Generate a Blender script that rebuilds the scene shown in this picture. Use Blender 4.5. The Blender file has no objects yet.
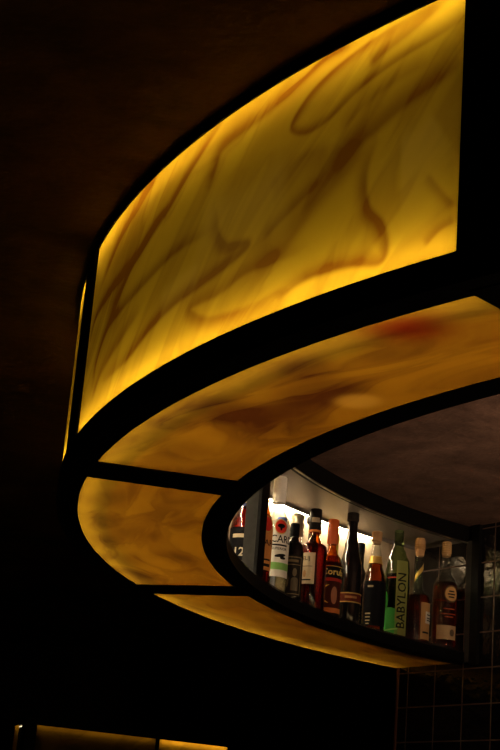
import bpy, bmesh, math, random
from mathutils import Matrix, Vector
import numpy as np

scene = bpy.context.scene
col = scene.collection
random.seed(7)
S = 0.61            # metres per layout unit
EYE = 1.6           # height of the viewpoint above the floor
R_ = math.radians

# ------------------------------------------------------------------ camera
F, PITCH, ROLL = 1528.3, 0.31945, 0.080717
cam_d = bpy.data.cameras.new('camera'); cam = bpy.data.objects.new('camera', cam_d); col.objects.link(cam)
fw = Vector((0, math.cos(PITCH), math.sin(PITCH)))
up0 = Vector((0, -math.sin(PITCH), math.cos(PITCH))); rt0 = Vector((1, 0, 0))
rt = math.cos(ROLL)*rt0 + math.sin(ROLL)*up0; up = -math.sin(ROLL)*rt0 + math.cos(ROLL)*up0
M = Matrix((rt, up, -fw)).transposed().to_4x4(); M.translation = (0, 0, EYE)
cam.matrix_world = M
cam_d.sensor_fit = 'VERTICAL'; cam_d.sensor_height = 36; cam_d.sensor_width = 24
cam_d.lens = F*36/750; cam_d.clip_start = .02
scene.camera = cam
# ------------------------------------------------------------------ exposure, world, added fill lights
vs = scene.view_settings
vs.view_transform = 'Standard'; vs.look = 'None'; vs.gamma = 1; vs.exposure = 0; vs.use_curve_mapping = False
LED_CABINET, LED_FACE, LED_SOFFIT, LED_FAR = 85, 22, 10, .8
w = bpy.data.worlds.new('world'); scene.world = w; w.use_nodes = True
w.node_tree.nodes['Background'].inputs[0].default_value = (1, .6, .3, 1)
w.node_tree.nodes['Background'].inputs[1].default_value = 0.0006

def lamp(name, loc, power, color, radius, kind='POINT', target=None, spot=60):
    d = bpy.data.lights.new(name, kind); d.energy = power; d.color = color
    if kind in ('POINT', 'SPOT'): d.shadow_soft_size = radius
    if kind == 'SPOT': d.spot_size = R_(spot); d.spot_blend = .8
    o = bpy.data.objects.new(name, d); o.location = loc; col.objects.link(o)
    if target is not None: o.rotation_euler = (Vector(target)-Vector(loc)).to_track_quat('-Z', 'Y').to_euler()
    return o
lamp('inner_fill', (1.2, 2.3, 1.88), 5.5, (1, .66, .42), .12)          # unseen fill added for inner ceiling and bottle fronts, below the frame
lamp('ceiling_fill_spot', (1.25, 2.6, 1.84), 46, (1, .70, .48), .05, 'SPOT', (1.06, 2.95, 2.59), 112)  # unseen spot added to brighten the inner ceiling
lamp('outer_fill', (-1.2, 1.0, .8), .9, (1, .55, .28), .2)                   # weak unseen fill added for the faint outer ceiling

CX, CY = 2.696, 4.6615
def W(r, a, z):      # layout polar -> metres ; a in radians
    return ((CX + r*math.cos(a))*S, (CY + r*math.sin(a))*S, EYE + z*S)

# ------------------------------------------------------------------ materials
def new_mat(name):
    m = bpy.data.materials.new(name); m.use_nodes = True; nt = m.node_tree; nt.nodes.clear()
    out = nt.nodes.new('ShaderNodeOutputMaterial'); return m, nt, out
def node(nt, typ, ins=None, **kw):
    n = nt.nodes.new(typ)
    for k, v in kw.items(): setattr(n, k, v)
    for k, v in (ins or {}).items():
        if hasattr(v, 'bl_idname') or isinstance(v, bpy.types.NodeSocket): nt.links.new(v, n.inputs[k])
        else: n.inputs[k].default_value = v
    return n
def c4(c): return (c[0], c[1], c[2], 1)
def pbr(name, color, rough=.5, metal=0, spec=.5, noise=0, nscale=20, bump=0, coat=0):
    m, nt, out = new_mat(name)
    b = node(nt, 'ShaderNodeBsdfPrincipled', {'Base Color': c4(color), 'Roughness': rough, 'Metallic': metal, 'Specular IOR Level': spec, 'Coat Weight': coat})
    if noise or bump:
        tc = node(nt, 'ShaderNodeTexCoord')
        n = node(nt, 'ShaderNodeTexNoise', {'Vector': tc.outputs['Object'], 'Scale': nscale, 'Detail': 5})
        if noise:
            mx = node(nt, 'ShaderNodeMixRGB', {'Fac': n.outputs['Fac'], 'Color1': c4([x*(1-noise) for x in color]), 'Color2': c4([min(1, x*(1+noise)) for x in color])})
            nt.links.new(mx.outputs[0], b.inputs['Base Color'])
        if bump:
            bp = node(nt, 'ShaderNodeBump', {'Height': n.outputs['Fac'], 'Strength': bump, 'Distance': .005})
            nt.links.new(bp.outputs[0], b.inputs['Normal'])
    nt.links.new(b.outputs[0], out.inputs[0]); return m
def emit(name, color, strength):
    m, nt, out = new_mat(name)
    e = node(nt, 'ShaderNodeEmission', {'Color': c4(color), 'Strength': strength}); nt.links.new(e.outputs[0], out.inputs[0]); return m
def thin_glass(name, tint, edge=None, gloss=1.0, rough=.03):
    """thin glass wall: tinted see-through, darker at its rim, with a polished reflection"""
    m, nt, out = new_mat(name)
    lw = node(nt, 'ShaderNodeLayerWeight', {'Blend': .35})
    lw2 = node(nt, 'ShaderNodeLayerWeight', {'Blend': .5})
    edge = edge or [t*.35 for t in tint]
    mx = node(nt, 'ShaderNodeMixRGB', {'Fac': lw.outputs['Facing'], 'Color1': c4(tint), 'Color2': c4(edge)})
    t = node(nt, 'ShaderNodeBsdfTransparent', {'Color': mx.outputs[0]})
    g = node(nt, 'ShaderNodeBsdfGlossy', {'Color': (gloss, gloss, gloss, 1), 'Roughness': rough})
    pw = node(nt, 'ShaderNodeMath', {0: lw2.outputs['Facing'], 1: 5.0}, operation='POWER')
    fr = node(nt, 'ShaderNodeMath', {0: pw.outputs[0], 1: .92, 2: .05}, operation='MULTIPLY_ADD')
    s = node(nt, 'ShaderNodeMixShader', {0: fr.outputs[0], 1: t.outputs[0], 2: g.outputs[0]})
    nt.links.new(s.outputs[0], out.inputs[0]); return m
def liquid(name, color, ior=1.34):
    m, nt, out = new_mat(name)
    g = node(nt, 'ShaderNodeBsdfGlass', {'Color': c4(color), 'Roughness': 0.02, 'IOR': ior}); nt.links.new(g.outputs[0], out.inputs[0]); return m

def marbled(name, base, dark, pale, rot, stretch, scale, amount, trans=.93, veins=.35):
    """opal glass with smoky marbling: 'vein' attribute carries the drawn swirls and painted bottle shadows, noise the fine swirls"""
    m, nt, out = new_mat(name)
    uv = node(nt, 'ShaderNodeUVMap', uv_map='UVMap')
    mp = node(nt, 'ShaderNodeMapping', {'Vector': uv.outputs[0], 'Rotation': (0, 0, rot), 'Scale': stretch}, vector_type='TEXTURE')
    nw = node(nt, 'ShaderNodeTexNoise', {'Vector': mp.outputs[0], 'Scale': scale*.6, 'Detail': 2, 'Roughness': .4})
    add = node(nt, 'ShaderNodeMixRGB', {'Fac': .6, 'Color1': mp.outputs[0], 'Color2': nw.outputs['Color']}, blend_type='ADD')
    n1 = node(nt, 'ShaderNodeTexNoise', {'Vector': add.outputs[0], 'Scale': scale, 'Detail': 3, 'Roughness': .45, 'Distortion': .8})
    ab = node(nt, 'ShaderNodeMath', {0: n1.outputs['Fac'], 1: .5}, operation='SUBTRACT')
    ab2 = node(nt, 'ShaderNodeMath', {0: ab.outputs[0]}, operation='ABSOLUTE')
    line = node(nt, 'ShaderNodeMapRange', {'Value': ab2.outputs[0], 'From Min': 0, 'From Max': .05, 'To Min': 1, 'To Max': 0})
    broad = node(nt, 'ShaderNodeMapRange', {'Value': n1.outputs['Fac'], 'From Min': .4, 'From Max': .7, 'To Min': 0, 'To Max': 1})
    s1 = node(nt, 'ShaderNodeMath', {0: line.outputs[0], 1: veins*amount}, operation='MULTIPLY')
    s2 = node(nt, 'ShaderNodeMath', {0: broad.outputs[0], 1: .55*amount}, operation='MULTIPLY')
    s3 = node(nt, 'ShaderNodeMath', {0: s1.outputs[0], 1: s2.outputs[0]}, operation='ADD')
    at = node(nt, 'ShaderNodeAttribute', attribute_name='vein')
    sep = node(nt, 'ShaderNodeSeparateColor', {0: at.outputs['Color']})
    s4 = node(nt, 'ShaderNodeMath', {0: s3.outputs[0], 1: sep.outputs[0]}, operation='ADD', use_clamp=True)
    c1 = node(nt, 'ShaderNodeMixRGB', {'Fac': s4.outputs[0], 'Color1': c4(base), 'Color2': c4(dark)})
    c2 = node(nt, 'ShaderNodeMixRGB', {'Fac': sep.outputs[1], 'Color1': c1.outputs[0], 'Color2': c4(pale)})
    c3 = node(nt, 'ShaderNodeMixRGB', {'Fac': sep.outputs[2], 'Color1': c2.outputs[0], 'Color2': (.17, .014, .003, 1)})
    tr = node(nt, 'ShaderNodeBsdfTranslucent', {'Color': c3.outputs[0]})
    gl = node(nt, 'ShaderNodeBsdfGlossy', {'Color': (1, 1, 1, 1), 'Roughness': .25})
    mx = node(nt, 'ShaderNodeMixShader', {0: 1-trans, 1: tr.outputs[0], 2: gl.outputs[0]})
    nt.links.new(mx.outputs[0], out.inputs[0]); return m

BASE, DARK, PALE = (.67, .415, .018), (.27, .10, .004), (.95, .66, .10)
M_face = marbled('marbled_amber_glass', BASE, DARK, PALE, R_(42), (.9, .22, 1), 1.5, .8, veins=.2)
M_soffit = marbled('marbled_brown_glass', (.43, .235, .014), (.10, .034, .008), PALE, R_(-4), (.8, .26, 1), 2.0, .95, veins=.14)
M_clear = thin_glass('clear_glass', (.97, .97, .96), (.75, .78, .76))
M_smoke = thin_glass('smoked_glass', (.68, .59, .50), (.4, .3, .25))
M_black = pbr('black_lacquer', (.0025, .0022, .002), .55, spec=.12)
M_white = pbr('white_lining', (.2, .18, .14), .6)
def brushed():
    m, nt, out = new_mat('brushed_silver_board')
    uv = node(nt, 'ShaderNodeUVMap', uv_map='UVMap')
    mp = node(nt, 'ShaderNodeMapping', {'Vector': uv.outputs[0], 'Scale': (3, 60, 1)})
    n = node(nt, 'ShaderNodeTexNoise', {'Vector': mp.outputs[0], 'Scale': 1.2, 'Detail': 5, 'Roughness': .6})
    mx = node(nt, 'ShaderNodeMixRGB', {'Fac': n.outputs['Fac'], 'Color1': (.07, .06, .05, 1), 'Color2': (.30, .27, .23, 1)})
    b = node(nt, 'ShaderNodeBsdfPrincipled', {'Base Color': mx.outputs[0], 'Roughness': .42, 'Metallic': .25})
    nt.links.new(b.outputs[0], out.inputs[0]); return m
M_silver = brushed()
M_back = pbr('tan_back_board', (.36, .28, .18), .5)
M_grey = pbr('grey_post_side', (.045, .044, .040), .85, spec=.08, noise=.3, nscale=60)
M_trim = pbr('steel_trim', (.5, .48, .44), .3, metal=1)
LEDC = (1, .80, .54)
M_ledc = emit('led_cabinet', LEDC, LED_CABINET)
M_leds = emit('led_soffit', (1, .80, .50), LED_SOFFIT)
M_ledf = emit('led_face', (1, .80, .50), LED_FACE)

# ------------------------------------------------------------------ mesh helpers
def link(name, me, m, parent=None):
    o = bpy.data.objects.new(name, me); col.objects.link(o)
    if m is not None:
        for mm in (m if isinstance(m, (list, tuple)) else [m]): me.materials.append(mm)
    if parent: o.parent = parent
    return o
def tag(o, label=None, cat=None, group=None, kind=None):
    if label: o['label'] = label
    if cat: o['category'] = cat
    if group: o['group'] = group
    if kind: o['kind'] = kind
    return o
def empty(name, loc, rz=0):
    o = bpy.data.objects.new(name, None); o.empty_display_size = .05; o.location = loc; o.rotation_euler = (0, 0, rz); col.objects.link(o); return o
def mesh(verts, faces, smooth=False, name='m'):
    me = bpy.data.meshes.new(name); me.from_pydata([tuple(v) for v in verts], [], faces); me.update()
    bm = bmesh.new(); bm.from_mesh(me); bmesh.ops.recalc_face_normals(bm, faces=bm.faces); bm.to_mesh(me); bm.free()
    if smooth:
        me.shade_smooth()
    return me
def box_mesh(c, s, rz=0):
    c = Vector(c); vs_ = []
    R = Matrix.Rotation(rz, 3, 'Z')
    for i in (-1, 1):
        for j in (-1, 1):
            for k in (-1, 1): vs_.append(c + R @ Vector((i*s[0]/2, j*s[1]/2, k*s[2]/2)))
    return mesh(vs_, [(0,1,3,2),(4,6,7,5),(0,4,5,1),(2,3,7,6),(0,2,6,4),(1,5,7,3)])
def arc(r1, r2, z1, z2, a1, a2, o1=0, o2=0, n=None, nz=1, nr=1, uvm=None, outer_slot=None):
    """closed curved bar between radii r1..r2, heights z1..z2, angles a1..a2 (deg).
    o1/o2: the ends stand this far (units) off the radial line, parallel to it."""
    n = n or max(2, int(abs(a2-a1)/1.0))
    verts, faces, uvs = [], [], []
    def ring_pts(i):
        t = i/n; pts = []
        def P(r, z):
            A = R_(a1) + math.asin(o1/r); B = R_(a2) - math.asin(o2/r); a = A+(B-A)*t
            return W(r, a, z), (r*a if uvm != 'soffit' else 3.0*a, z if uvm != 'soffit' else r)
        for k in range(nz): pts.append(P(r2, z1+(z2-z1)*k/nz))      # outer face upwards
        for k in range(nr): pts.append(P(r2-(r2-r1)*k/nr, z2))      # top inwards
        for k in range(nz): pts.append(P(r1, z2-(z2-z1)*k/nz))      # inner down
        for k in range(nr): pts.append(P(r1+(r2-r1)*k/nr, z1))      # bottom outwards
        return pts
    m = 2*nz+2*nr
    for i in range(n+1):
        for p, u in ring_pts(i): verts.append(p); uvs.append(u)
    slots = []
    for i in range(n):
        for k in range(m):
            k2 = (k+1) % m
            faces.append((i*m+k, i*m+k2, (i+1)*m+k2, (i+1)*m+k)); slots.append(k)
    faces.append(tuple(range(m))[::-1]); slots.append(-1)
    faces.append(tuple(n*m+k for k in range(m))); slots.append(-1)
    me = bpy.data.meshes.new('arc'); me.from_pydata(verts, [], faces); me.update()
    uvl = me.uv_layers.new(name='UVMap')
    for l in me.loops: uvl.data[l.index].uv = uvs[l.vertex_index]
    if outer_slot:
        for f, k in zip(me.polygons, slots):
            if outer_slot == 'outer': f.material_index = 0 if 0 <= k < nz else 1
            else: f.material_index = 0 if k >= 2*nz+nr else 1
    bm = bmesh.new(); bm.from_mesh(me); bmesh.ops.recalc_face_normals(bm, faces=bm.faces); bm.to_mesh(me); bm.free()
    me['uvs'] = 0
    return me, uvs

# ------------------------------------------------------------------ setting
ZC = EYE + 1.62*S
def plaster(name, c1, c2, bump=.6):
    m, nt, out = new_mat(name)
    tc = node(nt, 'ShaderNodeTexCoord')
    n1 = node(nt, 'ShaderNodeTexNoise', {'Vector': tc.outputs['Object'], 'Scale': 2.6, 'Detail': 6, 'Roughness': .6, 'Distortion': .6})
    n2 = node(nt, 'ShaderNodeTexNoise', {'Vector': tc.outputs['Object'], 'Scale': 70, 'Detail': 4})
    n3 = node(nt, 'ShaderNodeTexNoise', {'Vector': tc.outputs['Object'], 'Scale': 14, 'Detail': 4, 'Distortion': .5})
    r = node(nt, 'ShaderNodeMapRange', {'Value': n1.outputs['Fac'], 'From Min': .32, 'From Max': .68})
    mx = node(nt, 'ShaderNodeMixRGB', {'Fac': r.outputs[0], 'Color1': c4(c1), 'Color2': c4(c2)})
    mu = node(nt, 'ShaderNodeMixRGB', {'Fac': .5, 'Color1': mx.outputs[0], 'Color2': n3.outputs['Fac']}, blend_type='OVERLAY')
    bp = node(nt, 'ShaderNodeBump', {'Height': n2.outputs['Fac'], 'Strength': bump, 'Distance': .004})
    bp2 = node(nt, 'ShaderNodeBump', {'Height': n3.outputs['Fac'], 'Strength': .5, 'Distance': .01, 'Normal': bp.outputs[0]})
    b = node(nt, 'ShaderNodeBsdfPrincipled', {'Base Color': mu.outputs[0], 'Roughness': .8, 'Normal': bp2.outputs[0], 'Specular IOR Level': .2})
    nt.links.new(b.outputs[0], out.inputs[0]); return m
M_ceil = plaster('brown_plaster', (.035, .018, .012), (.135, .074, .048))
M_wall = plaster('dark_plaster', (.012, .011, .012), (.03, .026, .026))
M_floor = pbr('dark_floor', (.02, .014, .01), .4, noise=.4, nscale=3)
X0, X1, Y0, Y1 = -3.6, 3.6, -2.0, 7.3
T = .12
def structure(name, me, m): return tag(link(name, me, m), kind='structure')
structure('floor', box_mesh(((X0+X1)/2, (Y0+Y1)/2, -T/2), (X1-X0+2*T, Y1-Y0+2*T, T)), M_floor)
structure('ceiling', box_mesh(((X0+X1)/2, (Y0+Y1)/2, ZC+T/2), (X1-X0+2*T, Y1-Y0+2*T, T)), M_ceil)
structure('wall_back', box_mesh(((X0+X1)/2, Y1+T/2, ZC/2), (X1-X0+2*T, T, ZC)), M_wall)
structure('wall_front', box_mesh(((X0+X1)/2, Y0-T/2, ZC/2), (X1-X0+2*T, T, ZC)), M_wall)
structure('wall_left', box_mesh((X0-T/2, (Y0+Y1)/2, ZC/2), (T, Y1-Y0, ZC)), M_wall)
structure('wall_side', box_mesh((X1+T/2, (Y0+Y1)/2, ZC/2), (T, Y1-Y0, ZC)), M_wall)

# the tiled wall the canopy dies into
def tile_mat():
    m, nt, out = new_mat('black_glazed_tile')
    uv = node(nt, 'ShaderNodeUVMap', uv_map='UVMap')
    sep = node(nt, 'ShaderNodeSeparateXYZ', {0: uv.outputs[0]})
    outs = []
    cells = []
    for ax, off, step in ((0, .0439, .1745), (1, .9736, .1570)):
        a = node(nt, 'ShaderNodeMath', {0: sep.outputs[ax], 1: off}, operation='SUBTRACT')
        b = node(nt, 'ShaderNodeMath', {0: a.outputs[0], 1: step}, operation='DIVIDE')
        fl = node(nt, 'ShaderNodeMath', {0: b.outputs[0]}, operation='FLOOR'); cells.append(fl.outputs[0])
        fr = node(nt, 'ShaderNodeMath', {0: b.outputs[0]}, operation='FRACT')
        c = node(nt, 'ShaderNodeMath', {0: fr.outputs[0], 1: .5}, operation='SUBTRACT')
        d = node(nt, 'ShaderNodeMath', {0: c.outputs[0]}, operation='ABSOLUTE')
        e = node(nt, 'ShaderNodeMapRange', {'Value': d.outputs[0], 'From Min': .478, 'From Max': .488}); outs.append(e.outputs[0])
    g = node(nt, 'ShaderNodeMath', {0: outs[0], 1: outs[1]}, operation='MAXIMUM')
    comb = node(nt, 'ShaderNodeCombineXYZ', {0: cells[0], 1: cells[1]})
    wn = node(nt, 'ShaderNodeTexWhiteNoise', {'Vector': comb.outputs[0]})
    tc = node(nt, 'ShaderNodeTexCoord')
    n = node(nt, 'ShaderNodeTexNoise', {'Vector': tc.outputs['Object'], 'Scale': 38, 'Detail': 3})
    n2 = node(nt, 'ShaderNodeTexNoise', {'Vector': tc.outputs['Object'], 'Scale': 9, 'Detail': 1})
    ad = node(nt, 'ShaderNodeMath', {0: n.outputs['Fac'], 1: n2.outputs['Fac']}, operation='ADD')
    bp = node(nt, 'ShaderNodeBump', {'Height': ad.outputs[0], 'Strength': .35, 'Distance': .006})
    inv = node(nt, 'ShaderNodeMath', {0: 1.0, 1: g.outputs[0]}, operation='SUBTRACT')
    bp2 = node(nt, 'ShaderNodeBump', {'Height': inv.outputs[0], 'Strength': .6, 'Distance': .002, 'Normal': bp.outputs[0]})
    tile = node(nt, 'ShaderNodeMixRGB', {'Fac': wn.outputs['Value'], 'Color1': (.004, .0035, .0035, 1), 'Color2': (.012, .010, .010, 1)})
    cc = node(nt, 'ShaderNodeMixRGB', {'Fac': g.outputs[0], 'Color1': tile.outputs[0], 'Color2': (.11, .065, .045, 1)})
    ro = node(nt, 'ShaderNodeMapRange', {'Value': g.outputs[0], 'To Min': .12, 'To Max': .8})
    b = node(nt, 'ShaderNodeBsdfPrincipled', {'Base Color': cc.outputs[0], 'Roughness': ro.outputs[0], 'Normal': bp2.outputs[0]})
    nt.links.new(b.outputs[0], out.inputs[0]); return m
M_tile = tile_mat()
A0 = Vector((.81716, 7.18026, 0)); D0 = Vector((.60364, -.79726, 0)); N0 = Vector((.79726, .60364, 0))   # N0 points away from the camera
def tile_wall():
    s0, s1 = -.0153, 4.55; p = A0 + D0*s0; q = A0 + D0*s1
    vs_, uv = [], []
    for s, b in ((s0, p), (s1, q)):
        for dn in (0, .35):
            for z in (0, ZC):
                v = (b + N0*dn)*S; vs_.append((v.x, v.y, z)); uv.append((s+dn, (z-EYE)/S))
    me = mesh(vs_, [(0,1,3,2),(4,6,7,5),(0,4,5,1),(2,3,7,6),(0,2,6,4),(1,5,7,3)])
    u = me.uv_layers.new(name='UVMap')
    for l in me.loops: u.data[l.index].uv = uv[l.vertex_index]
    return me
structure('wall_right', tile_wall(), M_tile)
# slim corner bead down the free end of the tiled wall
pb = (A0 - D0*.022)*S
structure('trim_1', box_mesh((pb.x, pb.y, ZC/2), (.007, .007, ZC), math.atan2(D0.y, D0.x)), pbr('corner_bead', (.16, .07, .045), .5))

# ------------------------------------------------------------------ the canopy
A_WALL, A_END = 126.65, 306.4
POSTS = [161.93, 193.50, 224.80, 256.2, 287.6]
can = empty('bar_canopy', W(0, 0, 1.0))
tag(can, 'curved overhead bar canopy of glowing amber marbled glass panels in black frames', 'canopy')
def cpart(name, me, m, parent=can, smooth=True):
    o = link(name, me, m)
    o.parent = parent
    if parent is can: o.matrix_parent_inverse = Matrix.Translation(-Vector(can.location))
    return o
def carc(name, m, *a, **k):
    parent = k.pop('parent', can)
    me, _ = arc(*a, **k); return cpart(name, me, m, parent)
WH = .0837
carc('inner_rim', M_black, 2.728, 2.806, 1.0, 1.044, A_WALL, A_END)
carc('outer_rim', M_black, 3.18, 3.243, 1.0, 1.061, A_WALL, A_END)
carc('top_rim', M_black, 3.19, 3.243, 1.590, 1.6195, A_WALL, A_END)
carc('upper_fascia', M_black, 2.728, 2.756, 1.545, 1.6195, A_WALL, A_END)
tag(carc('fascia_trim', M_trim, 2.7255, 2.7345, 1.5405, 1.545, A_WALL, A_END), 'thin bright metal edge line')
tag(carc('cabinet_top', M_silver, 2.756, 3.098, 1.552, 1.566, A_WALL, A_END), 'brushed silver underside')
carc('back_panel', M_back, 3.088, 3.094, 1.085, 1.552, A_WALL, A_END)
carc('cavity_lining', M_white, 3.0942, 3.0985, 1.085, 1.60, A_WALL, A_END)
carc('light_lip', M_silver, 3.034, 3.039, 1.538, 1.552, A_WALL, A_END)
carc('shelf', M_smoke, 2.735, 3.10, 1.046, 1.054, A_WALL, A_END)
carc('led_strip', M_ledc, 3.056, 3.074, 1.547, 1.5515, 132.4, A_END-.6)
carc('led_strip', M_leds, 3.170, 3.1795, 1.046, 1.052, A_WALL+.6, A_END-.6)
carc('led_strip', M_ledf, 3.196, 3.206, 1.062, 1.067, A_WALL+.6, A_END-.6)
carc('led_strip', M_ledf, 3.196, 3.206, 1.585, 1.590, A_WALL+.6, A_END-.6)

def bar(name, r1, r2, z1, z2, a, hw, m=M_black, parent=can, dt=0):
    """straight radial bar of half width hw centred on angle a (degrees)"""
    A = R_(a); er = Vector((math.cos(A), math.sin(A), 0)); et = Vector((-math.sin(A), math.cos(A), 0))
    vs_ = []
    for r in (r1, r2):
        for t in (dt-hw, dt+hw):
            for z in (z1, z2):
                v = er*r + et*t; vs_.append(((CX+v.x)*S, (CY+v.y)*S, EYE+z*S))
    return cpart(name, mesh(vs_, [(0,1,3,2),(4,6,7,5),(0,4,5,1),(2,3,7,6),(0,2,6,4),(1,5,7,3)]), m, parent)
for a in POSTS:
    bar('soffit_bar', 2.79, 3.2, .9985, 1.030, a, WH)
    bar('outer_post', 3.212, 3.2440, 1.055, 1.592, a, .080)
    p = bar('inner_post', 2.738, 2.750, 1.055, 1.546, a, .042)
    bar('post_side', 2.750, 2.796, 1.055, 1.546, a, .042, M_grey, p)['label'] = 'grey side of the black post'
bar('wall_post', 2.700, 2.732, 1.0, 1.55, A_WALL+.15, .012, M_grey)
bar('wall_board', 2.655, 2.700, .99, 1.6195, A_WALL+.15, .012)
bar('end_board', 2.74, 3.25, 1.03, 1.60, A_END-.3, .012)

STROKES = [([(219.62, 1.341), (219.23, 1.281), (219.42, 1.212), (220.12, 1.164), (220.4, 1.116), (220.12, 1.088), (218.81, 1.104), (217.22, 1.112), (216.17, 1.109), (215.09, 1.094)], 0.006, 0.6), ([(218.93, 1.363), (218.5, 1.32), (216.95, 1.272), (215.52, 1.219), (214.88, 1.196), (213.44, 1.165)], 0.0157, 0.4), ([(223.33, 1.439), (222.03, 1.415), (220.83, 1.397), (219.59, 1.371), (218.66, 1.351), (217.67, 1.308)], 0.0094, 0.5), ([(223.42, 1.532), (222.28, 1.515), (220.54, 1.501), (218.68, 1.476), (217.3, 1.443), (216.02, 1.434), (215.05, 1.463), (215.66, 1.505), (216.72, 1.536), (218.56, 1.562), (220.46, 1.577), (222.05, 1.584)], 0.0043, 0.45), ([(222.39, 1.58), (221.03, 1.551), (219.77, 1.531), (219.12, 1.514)], 0.0067, 0.45), ([(214.15, 1.548), (215.55, 1.567), (216.86, 1.588), (218.12, 1.59)], 0.0037, 0.5), ([(215.2, 1.566), (213.73, 1.541), (212.11, 1.53), (210.33, 1.518), (209.84, 1.475), (209.42, 1.431)], 0.0086, 0.45), ([(210.34, 1.597), (208.8, 1.553), (207.05, 1.501), (205.2, 1.449), (202.2, 1.401), (199.09, 1.387), (196.24, 1.365), (195.49, 1.322)], 0.0063, 0.5), ([(210.23, 1.369), (210.54, 1.314), (211.32, 1.269), (212.87, 1.246), (211.92, 1.227), (209.63, 1.211), (207.59, 1.204), (205.11, 1.181), (202.8, 1.147), (199.64, 1.141)], 0.007, 0.6), ([(209.74, 1.329), (207.02, 1.335), (204.17, 1.316), (201.43, 1.3), (199.14, 1.284), (197.64, 1.224), (197.46, 1.176)], 0.0062, 0.45), ([(205.53, 1.467), (203.95, 1.436), (202.23, 1.395), (200.73, 1.348), (199.61, 1.31)], 0.0053, 0.45), ([(204.34, 1.597), (202.17, 1.553), (199.53, 1.515), (197.14, 1.453)], 0.0075, 0.4), ([(203.69, 1.252), (201.51, 1.216), (198.9, 1.177), (197.55, 1.119)], 0.0078, 0.35), ([(222.03, 1.232), (222.56, 1.192), (223.23, 1.15)], 0.0036, 0.35), ([(223.25, 1.123), (222.62, 1.115), (222.04, 1.091)], 0.0039, 0.35), ([(216.05, 1.176), (214.33, 1.179), (212.76, 1.183), (211.11, 1.166), (209.21, 1.17), (208.94, 1.156), (210.46, 1.115), (213.23, 1.097), (215.36, 1.103)], 0.0062, 0.38), ([(213.97, 1.345), (215.67, 1.379), (217.32, 1.368)], 0.012, 0.3), ([(221.9, 1.468), (219.68, 1.45), (217.78, 1.403)], 0.0076, 0.25), ([(216.89, 1.311), (215.3, 1.275), (213.71, 1.238)], 0.006, 0.35), ([(206.39, 1.603), (203.62, 1.508), (200.97, 1.404), (199.18, 1.278)], 0.0533, 0.28), ([(220.76, 1.303), (221.62, 1.308), (222.44, 1.334)], 0.0256, -0.25), ([(208.92, 1.385), (212.37, 1.341), (215.12, 1.367)], 0.0337, -0.2), ([(205.88, 1.236), (207.68, 1.252), (209.35, 1.251)], 0.0133, -0.15)]
def paint_face(me, uvs):
    """smoky marbling drawn into the glass, as (angle, height) strokes"""
    nv = len(me.vertices)
    U = np.array(uvs); ang = U[:, 0]; zz = U[:, 1]      # x = r*a
    v = np.zeros(nv); g = np.zeros(nv)
    for pts, sg, s in STROKES:
        P = []
        pts = [(3.238*R_(a), z) for a, z in pts]
        pts = [pts[0]] + pts + [pts[-1]]
        for i in range(1, len(pts)-2):                    # smooth the polyline
            p0, p1, p2, p3 = [np.array(q) for q in pts[i-1:i+3]]
            for k in range(6):
                t = k/6; P.append(.5*((2*p1)+(-p0+p2)*t+(2*p0-5*p1+4*p2-p3)*t*t+(-p0+3*p1-3*p2+p3)*t**3))
        P.append(np.array(pts[-1])); P = np.array(P)
        best = np.full(nv, 9.); side = np.zeros(nv); along = np.zeros(nv)
        for j, (a, b) in enumerate(zip(P[:-1], P[1:])):
            d = b-a; L = (d@d)+1e-12
            t = np.clip(((ang-a[0])*d[0]+(zz-a[1])*d[1])/L, 0, 1)
            dx = ang-a[0]-t*d[0]; dy = zz-a[1]-t*d[1]
            q = np.hypot(dx, dy); m_ = q < best
            best = np.where(m_, q, best); side = np.where(m_, d[0]*dy-d[1]*dx, side); along = np.where(m_, (j+t)/(len(P)-1), along)
        fade = np.clip(np.minimum(along, 1-along)*5+.25, 0, 1)
        wide = np.where(side > 0, 1.0, 2.6)               # sharp on one side, feathered on the other
        f = np.exp(-(best/(sg*wide))**2/2)*fade
        if s > 0: v += s*1.4*f
        else: g += -s*1.3*f
    return np.clip(v, 0, 1), np.clip(g, 0, 1)
SHADOW_BLOBS = [(3.13, 219.5, .064, .0, 1.0), (3.105, 213.4, .055, .55, 0), (2.973, 211.4, .085, .55, 0), (3.085, 206.2, .075, .6, 0),  # round bottle shadows put into the glass colour, the first tinted red
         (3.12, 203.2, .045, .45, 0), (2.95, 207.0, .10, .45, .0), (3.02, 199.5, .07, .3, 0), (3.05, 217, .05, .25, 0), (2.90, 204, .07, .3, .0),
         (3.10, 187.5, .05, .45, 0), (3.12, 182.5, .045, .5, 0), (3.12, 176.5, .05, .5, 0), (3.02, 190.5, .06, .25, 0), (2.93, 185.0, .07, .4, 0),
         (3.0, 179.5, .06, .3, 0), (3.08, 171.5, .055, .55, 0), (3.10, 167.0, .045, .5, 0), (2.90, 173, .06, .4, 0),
         (3.08, 156.3, .05, .5, 0), (2.95, 149.3, .06, .5, 0), (3.05, 146, .06, .4, 0), (2.95, 142, .06, .45, 0), (3.08, 138.5, .06, .4, 0), (2.92, 135, .05, .4, 0)]
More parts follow.
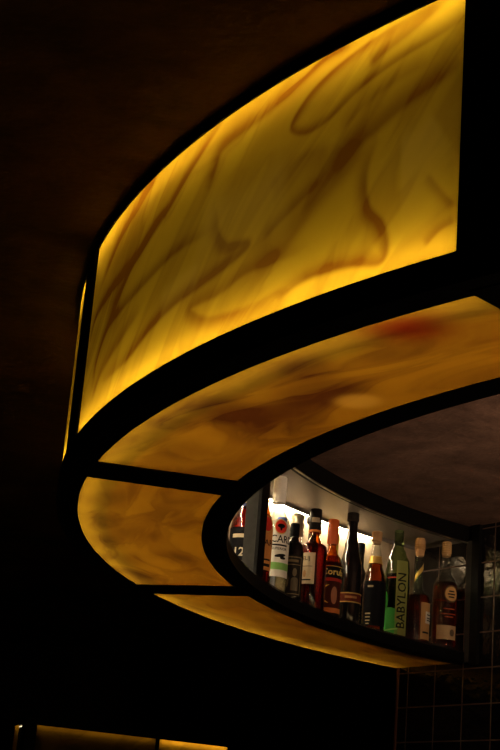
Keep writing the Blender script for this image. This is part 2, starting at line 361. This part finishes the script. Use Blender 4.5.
def paint_soffit(me, uvs):  # paints soft bottle shadows into the soffit colour
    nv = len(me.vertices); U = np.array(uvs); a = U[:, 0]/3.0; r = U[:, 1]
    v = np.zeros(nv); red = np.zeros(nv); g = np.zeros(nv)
    for R, A, s, dk, rd in SHADOW_BLOBS:
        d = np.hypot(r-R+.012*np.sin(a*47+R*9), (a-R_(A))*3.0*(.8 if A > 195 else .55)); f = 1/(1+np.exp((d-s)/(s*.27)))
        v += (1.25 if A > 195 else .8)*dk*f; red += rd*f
    d = np.hypot(r-2.885, (a-R_(211.6))*3.0*.8); f = 1/(1+np.exp((d-.042)/.007))  # pale amber spot of bottle light, painted in
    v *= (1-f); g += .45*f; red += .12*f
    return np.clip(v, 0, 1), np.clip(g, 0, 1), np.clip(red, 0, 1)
def set_attr(me, r, g, b):
    ca = me.color_attributes.new(name='vein', type='FLOAT_COLOR', domain='POINT')  # drawn swirls; on the soffit also the painted bottle shadows and pale spot
    arr = np.ones((len(me.vertices), 4), dtype=np.float32); arr[:, 0] = r; arr[:, 1] = g; arr[:, 2] = b
    ca.data.foreach_set('color', arr.ravel())
edges = [A_WALL] + POSTS + [A_END]
for i in range(len(edges)-1):
    a1, a2 = edges[i], edges[i+1]
    o1 = 0 if i == 0 else .072; o2 = 0 if i == len(edges)-2 else .072
    main = (i == 2)
    me, uvs = arc(3.228, 3.2385, 1.05, 1.595, a1, a2, o1, o2, n=340 if main else 40, nz=150 if main else 8, uvm='face', outer_slot='outer')
    z_ = np.zeros(len(me.vertices))
    if main:
        v, g = paint_face(me, uvs); set_attr(me, v, g, z_)
    else: set_attr(me, z_, z_, z_)
    cpart('face_panel', me, [M_face, M_clear])
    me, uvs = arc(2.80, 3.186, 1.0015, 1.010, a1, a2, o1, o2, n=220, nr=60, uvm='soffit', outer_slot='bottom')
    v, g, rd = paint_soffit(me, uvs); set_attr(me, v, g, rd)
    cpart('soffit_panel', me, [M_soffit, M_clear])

# ------------------------------------------------------------------ far lit cabinet, lower left
M_far = marbled('amber_glass_dim', (.75, .36, .02), DARK, PALE, R_(20), (1, .4, 1), 2, .6, trans=.995)
fl = Vector((-.70, 5.965, 0)); fr = Vector((.039, 6.287, 0)); ft = (fr-fl).normalized(); fn = Vector((-ft.y, ft.x, 0))
th = math.atan2(ft.y, ft.x); L = (fr-fl).length; TOP = 2.131
far = empty('lit_cabinet', fl); far.rotation_euler = (0, 0, th)
tag(far, 'distant black cabinet with dim amber glass panels lit along their top edge', 'cabinet')
def fbox(name, x0, x1, y0, y1, z0, z1, m): return link(name, box_mesh(((x0+x1)/2, (y0+y1)/2, (z0+z1)/2), (x1-x0, y1-y0, z1-z0)), m, far)
DP = .17
fbox('cabinet_body', -.045, L, .0, DP, 0, 1.55, M_black)
fbox('top_frame', -.045, L, 0, DP, TOP-.026, TOP, M_black)
fbox('post', -.045, .0, 0, .05, 1.55, TOP-.026, M_black)
fbox('post', L-.008, L, 0, .05, 1.55, TOP-.026, M_black)
fbox('post', L*.605, L*.605+.016, 0, .05, 1.55, TOP-.026, M_black)
fbox('back_board', -.045, L, DP-.02, DP, 1.55, TOP-.026, M_black)
def fglass(name, x0, x1, y0, y1):
    me = box_mesh(((x0+x1)/2, (y0+y1)/2, (1.55+TOP-.026)/2), (x1-x0, y1-y0, TOP-.026-1.55))
    u = me.uv_layers.new(name='UVMap')
    for l in me.loops:
        c = me.vertices[l.vertex_index].co; u.data[l.index].uv = ((c.x+c.y)*2, c.z*2)
    # the room-side skin is opal, the other skins clear
    for f in me.polygons:
        if name == 'front_glass': f.material_index = 0 if f.normal.y < -.5 else 1
        else: f.material_index = 0 if f.normal.x < -.5 else 1
    return link(name, me, [M_far, M_clear], far)
fglass('front_glass', .0, L*.605, .002, .008); fglass('front_glass', L*.605+.016, L-.008, .002, .008)
fglass('side_glass', -.044, -.038, .09, DP-.02)
fbox('led_strip', 0, L*.60, .011, .016, TOP-.032, TOP-.028, emit('led_far_dim', (1, .78, .45), LED_FAR*1.0))
fbox('led_strip', L*.63, L-.012, .011, .016, TOP-.032, TOP-.028, emit('led_far', (1, .80, .45), LED_FAR*7))
fbox('led_strip', -.036, -.032, .06, DP-.03, TOP-.032, TOP-.028, emit('led_far_side', (1, .80, .45), LED_FAR*2))

# ------------------------------------------------------------------ bottles
ZS = EYE + 1.054*S
NB = 40
def lathe(prof, a0=0, a1=2*math.pi, n=NB, closed=True):
    verts, faces = [], []
    m = len(prof)
    for i in range(n):
        a = a0+(a1-a0)*i/n
        for r, z in prof: verts.append((max(r, .02)/100*math.sin(a), -max(r, .02)/100*math.cos(a), z/100))
    for i in range(n):
        j = (i+1) % n
        for k in range(m-1): faces.append((i*m+k, j*m+k, j*m+k+1, i*m+k+1))
    faces.append(tuple(i*m for i in range(n))[::-1]); faces.append(tuple(i*m+m-1 for i in range(n)))
    me = mesh(verts, faces)
    me.shade_smooth()
    me.set_sharp_from_angle(angle=R_(40))
    return me
def rad_at(prof, z):
    for (r0, z0), (r1, z1) in zip(prof[:-1], prof[1:]):
        if z0 <= z <= z1 and z1 > z0: return r0+(r1-r0)*(z-z0)/(z1-z0)
    return prof[-1][0]
def smooth_prof(p, n=4):
    out = [p[0], p[1]]
    for i in range(1, len(p)-2):
        p0, p1, p2, p3 = p[i-1], p[i], p[i+1], p[i+2]
        for k in range(1, n+1):
            t = k/n; t2 = t*t*(3-2*t)
            out.append((p1[0]+(p2[0]-p1[0])*t2, p1[1]+(p2[1]-p1[1])*t))
    out.append(p[-1]); return out
def patch(prof, z0, z1, c, h, lift=.05, th_=.03, skew=0, shape=None, nu=20, nv=6):
    """label wrapped on the bottle: centre angle c, half angle h (deg)"""
    verts, faces = [], []
    for L_ in (lift, lift+th_):
        for i in range(nu+1):
            for k in range(nv+1):
                u = -1+2*i/nu; v = k/nv; uu = u
                zc, zh = (z0+z1)/2, (z1-z0)/2
                zz = z0+(z1-z0)*v
                if shape == 'oval':
                    e = math.sqrt(max(0, 1-u*u)); zz = zc+zh*e*(2*v-1)
                if shape == 'arch': 
                    zz = z0+(z1-z0)*v*(.8+.2*math.sqrt(max(0, 1-u*u)))
                if skew: zz += skew*u
                a = R_(c+h*uu); r = (rad_at(prof, zz)+L_)/100
                verts.append((r*math.sin(a), -r*math.cos(a), zz/100))
    m = nv+1; N = (nu+1)*m
    for i in range(nu):
        for k in range(nv):
            q = (i*m+k, (i+1)*m+k, (i+1)*m+k+1, i*m+k+1)
            faces.append(tuple(x+N for x in q)); faces.append(q[::-1])
    for k in range(nv):
        faces.append((k, k+1, k+1+N, k+N)); b = nu*m; faces.append((b+k, b+k+N, b+k+1+N, b+k+1))
    for i in range(nu):
        faces.append((i*m, i*m+N, (i+1)*m+N, (i+1)*m)); t = nv
        faces.append((i*m+t, (i+1)*m+t, (i+1)*m+t+N, i*m+t+N))
    return mesh(verts, faces)
def wrap_text(s, size, prof, c, z, lift=.11, vertical=False, sx=1.0):
    cu = bpy.data.curves.new('t', 'FONT'); cu.body = s; cu.size = size; cu.align_x = 'CENTER'; cu.align_y = 'CENTER'; cu.resolution_u = 2; cu.extrude = .004; cu.offset = size*.012
    o = bpy.data.objects.new('t', cu); col.objects.link(o)
    dg = bpy.context.evaluated_depsgraph_get(); me = bpy.data.meshes.new_from_object(o.evaluated_get(dg))
    bpy.data.objects.remove(o); bpy.data.curves.remove(cu)
    bm = bmesh.new(); bm.from_mesh(me); bmesh.ops.triangulate(bm, faces=bm.faces)
    for _ in range(4):
        es = [e for e in bm.edges if e.calc_length() > .4]
        if not es: break
        bmesh.ops.subdivide_edges(bm, edges=es, cuts=1); bmesh.ops.triangulate(bm, faces=bm.faces)
    bm.to_mesh(me); bm.free()
    for v in me.vertices:
        x, y = v.co.x*sx, v.co.y
        if vertical: x, y = -y, x
        zz = z+y; r = rad_at(prof, zz)
        a = R_(c)+x/r; rr = (r+lift+v.co.z*2)/100
        v.co = (rr*math.sin(a), -rr*math.cos(a), zz/100)
    me.materials.clear(); return me
_mc = {}
def flat(color, rough=.6, metal=0):
    k = (tuple(color), rough, metal)
    if k not in _mc: _mc[k] = pbr('paint_%d' % len(_mc), color, rough, metal, spec=.2 if max(color) > .1 else .05, noise=.12, nscale=300)
    return _mc[k]
_lc = {}
def liq(color):
    k = tuple(color)
    if k not in _lc: _lc[k] = liquid('liquid_%d' % len(_lc), color)
    return _lc[k]
G_clear = thin_glass('bottle_glass_clear', (.95, .95, .92), (.30, .30, .27))
G_green = thin_glass('bottle_glass_green', (.62, .76, .48), (.05, .14, .04))
G_amber = thin_glass('bottle_glass_amber', (.75, .33, .07), (.10, .02, .0))
G_dark = pbr('bottle_glass_dark', (.004, .003, .003), .08, coat=.5)
CORK = pbr('cork', (.46, .26, .11), .8, noise=.3, nscale=150)
def bottle(name, label, ang, R, prof, glass, level=0, lcol=None, cap=None, capm=None, labels=(), texts=(), extra=None, turn=0, group=None):
    x, y, _ = W(R, R_(ang), 0)
    root = empty(name, (x, y, ZS), math.atan2(-x, y)+R_(turn))
    tag(root, label, 'bottle', group or 'bottles on the canopy shelf')
    sp = smooth_prof(prof)
    bd = link('glass_body', lathe(sp), glass, root)
    if level:
        inner = [(max(r-.22, .05), max(z, .45)) for r, z in sp if z < level]
        inner.append((max(rad_at(sp, level)-.22, .05), level))
        inner = [p for i, p in enumerate(inner) if i == 0 or p[1] > inner[i-1][1]+1e-4 or abs(p[0]-inner[i-1][0]) > 1e-4]
        link('liquid', lathe(inner), liq(lcol), root)
    if cap:
        link('cap', lathe(cap), capm, root)
    if extra: extra(root, sp)
    for i, (nm, args, m) in enumerate(labels):
        lo = link(nm, patch(sp, **args), m, root)
        for (pi, s, size, c, z, tcolor, kw) in texts:
            if pi == i: link('lettering', wrap_text(s, size, sp, c, z, **kw), flat(tcolor), lo)
    return root
def lab(z0, z1, c=0, h=60, **k): return dict(z0=z0, z1=z1, c=c, h=h, **k)
CREAM = flat((.46, .36, .22)); GOLD = flat((.62, .40, .10), .35, .7); BLK = flat((.006, .006, .007), .5)
RED = flat((.55, .03, .015)); WHT = flat((.70, .66, .56)); INK = (.02, .018, .015)
def bars(lines, color, lift=.09):
    """rows of unreadably small print as fine raised strips"""
    def f(root, sp):
        for z, c, h, t in lines: link('fine_print', patch(sp, z, z+t, c, h, lift=lift, th_=.02, nu=10, nv=1), flat(color), root)
    return f

# white-capped rum with the bat roundel
def bat(root, sp):
    link('roundel', patch(sp, 15.0, 18.2, 18, 26, lift=.09, shape='oval', nu=24), RED, root)
    link('roundel_ring', patch(sp, 14.7, 18.5, 18, 28.5, lift=.075, shape='oval', nu=24), GOLD, root)
    link('bat_emblem', patch(sp, 16.2, 17.3, 18, 17, lift=.13, shape='oval', nu=16), BLK, root)
    link('bat_emblem', patch(sp, 15.6, 16.8, 18, 5, lift=.135, shape='oval', nu=10), BLK, root)
    link('green_band', patch(sp, 6.2, 7.9, 12, 62, lift=.09, nu=24), flat((.20, .42, .10)), root)
    link('flourish', patch(sp, 9.2, 10.0, 22, 26, lift=.09, skew=.25, shape='oval'), BLK, root)
    link('flourish', patch(sp, 8.7, 9.4, 34, 14, lift=.09, shape='oval'), BLK, root)
    link('fine_print', patch(sp, 11.9, 12.3, 18, 34, lift=.09, nv=1), flat(INK), root)
bacP = [(0, 0), (3.1, 0), (3.15, .6), (3.15, 16.8), (2.9, 18.3), (1.7, 20.6), (1.35, 22), (1.35, 26)]
bottle('rum_bottle', 'clear rum bottle with tall white cap and red round emblem on white label', 153.85, 2.83, bacP, G_clear, 15, (.90, .90, .80),
       cap=[(1.55, 23), (1.6, 23.2), (1.6, 29.2), (1.45, 29.5)], capm=flat((.86, .82, .72)),
       labels=[('label', lab(4.5, 18.4, 12, 62, shape='arch'), WHT)], texts=[(0, 'BACARDI', 2.5, 10, 13.5, INK, dict(sx=.9)), (0, 'SUPERIOR', .9, 16, 11.2, INK, {})], extra=bat, turn=0)
def gold_extra(root, sp):
    link('roundel', patch(sp, 12.0, 15.4, 30, 32, lift=.09, shape='oval', nu=24), RED, root)
    link('roundel_ring', patch(sp, 11.7, 15.7, 30, 35, lift=.075, shape='oval', nu=24), GOLD, root)
    link('fine_print', patch(sp, 5.2, 5.6, 30, 30, lift=.09, nv=1), flat(INK), root)
    link('fine_print', patch(sp, 3.8, 4.5, 30, 30, lift=.09, nv=1), flat(INK), root)
goldP = [(0, 0), (2.3, 0), (2.35, .5), (2.35, 13.4), (2.1, 15), (1.2, 17.4), (1.0, 19), (1.0, 22)]
bottle('rum_bottle', 'orange-gold rum bottle half hidden behind the black post, red roundel on its label', 159.1, 2.785, goldP, G_amber, 15, (.95, .45, .1),
       cap=[(1.15, 20), (1.15, 24), (1.0, 24.2)], capm=flat((.05, .03, .02)),
       labels=[('label', lab(3, 15, 25, 60), flat((.62, .25, .06)))], texts=[(0, 'BACARDI', 1.9, 22, 9.3, INK, {})], extra=gold_extra)
# whisky twelve
wP = [(0, 0), (3.5, 0), (3.6, .6), (3.6, 16.5), (3.4, 18.6), (2.2, 21.6), (1.35, 22.6), (1.2, 26.5)]
def w_extra(root, sp):
    link('neck_label', patch(sp, 23.2, 26.2, 0, 175, lift=.06, nu=40), flat((.70, .55, .22)), root)
    link('neck_band', patch(sp, 22.3, 23.1, 0, 175, lift=.07, nu=40), flat((.03, .04, .12)), root)
    for z, h, t in ((8.0, 34, .35), (14.0, 44, .9), (6.8, 26, .3)): link('fine_print', patch(sp, z, z+t, 0, h, lift=.09, nv=1), flat((.45, .38, .24)), root)
bottle('whisky_bottle', 'amber whisky bottle with black label reading 12, left of the black post', 153.75, 2.972, wP, G_amber, 21.5, (.98, .28, .03),
       cap=[(1.4, 25.5), (1.4, 28.5), (1.3, 28.7)], capm=flat((.02, .02, .05)),
       labels=[('label', lab(3.5, 16.6, 0, 75), BLK)], texts=[(0, '12', 3.0, -14, 10.4, (.55, .48, .34), {}), (0, 'HIGHLAND', 1.15, 0, 11.1, (.5, .42, .28), {})][:1], extra=w_extra, turn=-6)
cP = [(0, 0), (2.5, 0), (2.6, .6), (2.6, 12), (2.4, 15), (1.4, 17.5), (1.2, 22)]
def facets(root, sp):
    for k in range(12):
        for z in (3, 5.6, 8.2, 10.8): link('cut_facet', patch(sp, z, z+1.7, k*30+(15 if z in (5.6, 10.8) else 0), 9, lift=.02, th_=.12, shape='oval', nu=6, nv=2), G_clear, root)
bottle('decanter', 'pale cut-glass decanter at the far left end of the visible bottles', 160.0, 2.95, cP, G_clear, 0,
       cap=[(1.4, 21.5), (1.9, 23), (1.9, 25), (.8, 26)], capm=G_clear, extra=facets)
# small dark bottle with framed figure label
mP = [(0, 0), (2.4, 0), (2.5, .5), (2.5, 12), (2.2, 13.6), (1.2, 14.8), (1.0, 15.5), (1.0, 17.5)]
def monk(root, sp):
    T_ = (.20, .15, .08)
    for a in (lab(1.3, 1.5, 0, 50), lab(10.2, 10.4, 0, 50), lab(8.4, 8.55, 0, 46)): link('gold_line', patch(sp, lift=.09, **a), flat(T_), root)
    for c in (-50, 50): link('gold_line', patch(sp, 1.3, 10.4, c, 1.6, lift=.09, nu=2), flat(T_), root)
    link('figure', patch(sp, 5.6, 7.6, 14, 12, lift=.10, shape='oval'), flat((.16, .12, .07)), root)
    link('figure', patch(sp, 2.2, 5.4, 16, 20, lift=.10, shape='arch'), flat((.11, .085, .05)), root)
    link('figure', patch(sp, 3.0, 6.0, -26, 9, lift=.10, shape='oval'), flat((.09, .07, .04)), root)
    link('fine_print', patch(sp, 9.1, 9.7, 0, 32, lift=.09, nv=1), flat((.16, .12, .06)), root)
bottle('rum_bottle', 'small black bottle with dark framed label of a figure, right of the white-capped rum', 152.2, 2.79, mP, G_dark,
       cap=[(1.15, 15.6), (1.15, 18.8), (1.0, 19)], capm=BLK, labels=[('label', lab(.9, 10.8, 0, 56), flat((.02, .016, .012)))], extra=monk)
# back row blue cap
bP = [(0, 0), (2.7, 0), (2.8, .5), (2.8, 14), (2.4, 17), (1.3, 19.5), (1.1, 21), (1.1, 23)]
bottle('gin_bottle', 'clear bottle with blue and white cap, back row behind the small black bottle', 145.6, 3.04, bP, G_clear, 13, (.9, .9, .85),
       cap=[(1.35, 20.5), (1.35, 25.9), (1.2, 26.1)], capm=flat((.05, .07, .20)), labels=[('label', lab(4, 13, 0, 60), flat((.2, .22, .3))), ('cap_band', dict(z0=20.0, z1=20.9, c=0, h=170, lift=.3), WHT)])
# crumpled foil cap
aP = [(0, 0), (2.7, 0), (2.85, .6), (2.85, 13.6), (2.6, 16.4), (1.6, 17.6), (1.25, 18.6), (1.25, 22.5)]
def foil(root, sp):
    me = lathe([(1.5, 20.2), (1.62, 20.6), (1.5, 22), (1.65, 23), (1.5, 24.2), (1.7, 25), (1.5, 25.8), (1.0, 26.1)])
    rnd = random.Random(3)
    for v in me.vertices:
        k = 1+rnd.uniform(-.12, .12); v.co.x *= k; v.co.y *= k
    link('crumpled_cap', me, flat((.55, .50, .36), .3, .5), root)
bottle('tequila_bottle', 'clear-necked bottle with crumpled pale foil cap, between small black bottle and bourbon', 146.45, 2.935, aP, G_clear, 16.9, (.85, .35, .06), extra=foil)
# bourbon
oP = [(0, 0), (3.3, 0), (3.45, .6), (3.45, 14.6), (3.2, 16.3), (1.7, 17.7), (1.25, 18.6), (1.2, 23)]
def bour(root, sp):
    link('neck_band', patch(sp, 19.9, 20.5, 0, 175, lift=.32, nu=40), flat((.55, .16, .03)), root)
    link('cap_print', patch([(1.5, 0), (1.5, 40)], 22.4, 23.6, 0, 40, lift=.06), flat((.30, .24, .16)), root)
    for z, h, t in ((10.7, 24, .15), (7.2, 20, .35)): link('fine_print', patch(sp, z, z+t, -26, h, lift=.09, nv=1), flat(INK), root)
    link('fine_print', patch(sp, 8.0, 9.8, -34, 7, lift=.09, shape='oval'), flat((.35, .2, .08)), root)
bottle('bourbon_bottle', 'squat bourbon bottle with black cap and square cream label, left of the red-capped one', 147.6, 2.815, oP, G_amber, 17.2, (.85, .20, .02),
       cap=[(1.4, 20.4), (1.5, 20.6), (1.5, 25.8), (1.35, 26)], capm=flat((.012, .010, .010), .35),
       labels=[('label', lab(6.4, 14.2, -26, 34), CREAM)], texts=[(0, 'ELIJ', 1.4, -30, 12.7, INK, {})], extra=bour)
# red cap with picture label
rP = [(0, 0), (2.6, 0), (2.75, .5), (2.75, 13.2), (2.4, 15), (1.3, 16.8), (1.05, 18), (1.05, 22)]
def coru(root, sp):
    link('red_ribbon', patch(sp, 9.0, 9.8, 0, 88, lift=.09, skew=-.1, nu=30), flat((.32, .02, .01)), root)
    link('gold_line', patch(sp, 12.7, 12.85, 0, 80, lift=.09, nu=30), GOLD, root)
    link('picture', patch(sp, 2.2, 8.8, 8, 62, lift=.05, nu=24), flat((.05, .012, .006)), root)
    def crescent(c, z, s, col_):
        vs_, fs = [], []
        n = 16
        for i in range(n+1):
            t = math.pi*(.5+i/n); w_ = math.sin(math.pi*i/n)*.32*s
            for q in (s, s-w_):
                u, v = q*math.cos(t), q*math.sin(t); r = rad_at(sp, z+v); a = R_(c)+u/r; rr = (r+.13)/100
                vs_.append((rr*math.sin(a), -rr*math.cos(a), (z+v)/100))
        for i in range(n): fs.append((2*i, 2*i+2, 2*i+3, 2*i+1))
        link('crescent', mesh(vs_, fs), col_, root)
    crescent(-2, 5.7, 2.3, flat((.80, .50, .08)))
    link('figure', patch(sp, 3.2, 7.6, 24, 17, lift=.10, shape='oval'), flat((.36, .15, .07)), root)
    link('orange_foot', patch(sp, 1.0, 2.2, 5, 70, lift=.09, nu=20), flat((.50, .15, .03)), root)
bottle('rum_bottle', 'dark rum bottle with orange-red foil cap and yellow crescent picture label', 144.75, 2.81, rP, G_amber, 14, (.55, .07, .01),
       cap=[(1.25, 18.8), (1.4, 19.2), (1.42, 25), (1.25, 25.3)], capm=flat((.62, .12, .03), .4),
       labels=[('label', lab(9.6, 13, 0, 85, nu=30), BLK)], texts=[(0, 'Coruba', 2.3, 24, 11.3, (.75, .55, .14), {})], extra=coru)
# back row pair
bottle('liqueur_bottle', 'bottle with yellow label and neck, back row between red cap and dark wine bottle', 138.6, 3.02,
       [(0, 0), (2.3, 0), (2.4, .5), (2.4, 15), (2.2, 17), (1.35, 20), (1.3, 22), (1.3, 25)], G_amber, 14, (.8, .5, .1),
       cap=[(1.45, 25), (1.45, 26.4), (1.3, 26.6)], capm=flat((.6, .45, .12)), labels=[('neck_label', lab(20.6, 25, 0, 170, nu=40), flat((.70, .50, .08)))])
bottle('liqueur_bottle', 'dark bottle with flat black cap, back row touching the wine bottle on its left', 141.4, 3.03,
       [(0, 0), (2.4, 0), (2.5, .5), (2.5, 15), (2.2, 18), (1.2, 22), (1.1, 24), (1.1, 27)], G_dark, cap=[(1.0, 27), (1.7, 27.8), (1.7, 29.2), (1.5, 29.5)], capm=BLK)
# tall dark wine
vP = [(0, 0), (2.9, 0), (3.05, .5), (3.05, 13.5), (2.9, 16), (1.9, 21.0), (1.4, 24), (1.3, 26), (1.3, 28.2), (1.3, 28.4), (1.3, 28.9)]
def wine(root, sp):
    for z in (8.3, 6.0): link('gold_band', patch(sp, z, z+.28, 0, 100, lift=.09, nu=30), flat((.50, .33, .10), .4, .4), root)
    link('fine_print', patch(sp, 7.1, 7.7, 10, 30, lift=.1, nv=1), flat((.3, .14, .05)), root)
bottle('wine_bottle', 'tall black sloping-shouldered bottle with narrow gold-edged band', 140.5, 2.85, vP, G_dark, cap=[(1.4, 27.8), (1.6, 28.0), (1.6, 30), (1.45, 30.2)], capm=flat((.02, .016, .014), .35),
       labels=[('label', lab(6.0, 8.6, 0, 100, nu=30), flat((.10, .02, .01)))], extra=wine)
# cork amber
kP = [(0, 0), (2.8, 0), (3.1, .5), (3.1, 13.5), (2.75, 15.5), (1.9, 18.5), (1.5, 21), (1.05, 24.3), (1.05, 25.2)]
def kx(root, sp):
    link('neck_band', patch(sp, 19.0, 21.0, 0, 170, lift=.06, nu=40), flat((.60, .36, .08), .4, .4), root)
    for z, c, h, t in ((12.2, -20, 14, .5), (5.0, -28, 14, .35), (4.1, -28, 12, .3), (3.2, -28, 12, .3), (2.4, -28, 8, .25)):
        link('fine_print', patch(sp, z, z+t, c, h, lift=.09, nv=1), flat((.42, .32, .18)), root)
bottle('whisky_bottle', 'amber bottle with cork stopper, gold neck band and black label', 136.6, 2.86, kP, G_clear, 19, (.95, .38, .04),
       cap=[(1.05, 24.4), (1.05, 25.2), (1.4, 25.3), (1.42, 27.6), (1.3, 27.8)], capm=CORK, labels=[('label', lab(2.0, 14.0, 8, 66, nu=26), BLK)], extra=kx)
bottle('dark_bottle', 'dark bottle in the back row behind the green absinthe bottle', 135.4, 3.0, [(0, 0), (2.5, 0), (2.6, .5), (2.6, 14), (2.2, 17), (1.1, 20), (1.1, 24)], G_dark, cap=[(1.2, 23.5), (1.25, 26), (1.1, 26.2)], capm=BLK)
# green absinthe
gP = [(0, 0), (2.9, 0), (3.3, .6), (3.4, 18.5), (3.1, 21.5), (2.1, 24.2), (1.45, 25.6), (1.3, 28), (1.3, 30.5)]
def gx(root, sp):
    link('green_hill', patch(sp, 1.0, 8.6, -34, 46, lift=.05, shape='arch', nu=24), flat((.05, .34, .05)), root)
    link('green_hill', patch(sp, 7.6, 13.2, -62, 20, lift=.05, shape='oval', nu=24), flat((.03, .22, .03)), root)
    link('pale_line', patch(sp, 2.4, 2.8, -30, 40, lift=.10, skew=.3, nu=24), flat((.25, .55, .12)), root)
    link('red_line', patch(sp, 16.6, 16.9, -24, 24, lift=.05, nu=12), flat((.4, .04, .02)), root)
bottle('absinthe_bottle', 'tall green bottle with lettering running up a pale green strip', 133.25, 2.87, gP, G_green, 18, (.12, .26, .06),
       cap=[(.9, 30), (1.1, 30.4), (1.1, 32.6), (.9, 32.9)], capm=flat((.30, .30, .20), .4), labels=[('strip_label', lab(1.2, 21.5, 26, 30, nu=16), flat((.22, .24, .06)))],
       texts=[(0, 'BABYLON', 3.4, 26, 10.6, (.012, .014, .008), dict(vertical=True, sx=1.0))], extra=gx)
# ribbon bottle
ribP = [(0, 0), (3.1, 0), (3.25, .6), (3.3, 11.5), (3.0, 13.2), (1.6, 14.6), (1.15, 16.2), (1.05, 22), (1.05, 25)]
def rx(root, sp):
    link('gold_ribbon', patch(sp, 19.2, 20.8, 8, 75, lift=.08, skew=1.9, nu=30), flat((.66, .42, .10), .4, .4), root)
    link('seal', patch(sp, 5.8, 9.0, 66, 24, lift=.10), WHT, root)
    for z in (8.0, 7.1, 6.5): link('fine_print', patch(sp, z, z+.3, 66, 16, lift=.14, nv=1), flat(INK), root)
    link('fine_print', patch(sp, 3.0, 3.5, 48, 20, lift=.10, nv=1), flat(INK), root)
    for z, dx in ((26.6, .12), (27.2, .16), (27.7, .1)): link('cord', lathe([(1.3+dx, z-.25), (1.42+dx, z), (1.3+dx, z+.25)]), flat((.40, .22, .08)), root)
bottle('rum_bottle', 'clear-necked bottle with corded cork and slanting gold ribbon, second from the tiled wall', 130.8, 2.85, ribP, G_clear, 13.6, (.72, .26, .05),
       cap=[(1.05, 24.6), (1.2, 25), (1.35, 26.2), (1.45, 28.8), (1.25, 29.6)], capm=CORK, labels=[('label', lab(1.4, 11.4, 55, 38, nu=20), flat((.50, .28, .10)))], extra=rx)
# rightmost
zP = [(0, 0), (3.1, 0), (3.45, .6), (3.55, 12), (3.4, 17), (2.6, 19.2), (1.5, 20.4), (1.25, 22), (1.15, 25.5), (1.4, 25.7), (1.4, 26.2)]
def zx(root, sp):
    link('oval_rim', patch(sp, 12.3, 17.1, 30, 34, lift=.06, shape='oval', nu=24), flat((.10, .06, .03)), root)
    link('oval_label', patch(sp, 12.7, 16.7, 30, 30, lift=.10, shape='oval', nu=24), flat((.62, .36, .13)), root)
    for z, h in ((15.2, 13), (14.4, 18), (13.6, 14)): link('fine_print', patch(sp, z, z+.38, 30, h, lift=.14, nv=1), flat(INK), root)
    for z, h in ((10.4, 26), (9.0, 34), (8.2, 20)): link('fine_print', patch(sp, z, z+.25, 22, h, lift=.06, nv=1), flat((.30, .06, .025)), root)
    link('lower_label_stamp', patch(sp, 3.1, 5.0, 38, 12, lift=.12, shape='oval'), flat((.14, .10, .06)), root)
    for k in range(5): link('cap_ring', lathe([(1.32, 26.5+k*.62), (1.42, 26.75+k*.62), (1.32, 27.0+k*.62)]), flat((.50, .30, .12)), root)
bottle('cognac_bottle', 'wide-shouldered amber bottle with oval gold label, nearest the tiled wall', 128.3, 2.80, zP, G_clear, 18.2, (.80, .24, .05),
       cap=[(1.1, 25.6), (1.25, 26.2), (1.3, 29.5), (1.15, 29.8)], capm=flat((.52, .30, .12)), labels=[('label', lab(2.2, 6.0, 14, 48, nu=24), flat((.48, .33, .17)))], extra=zx)
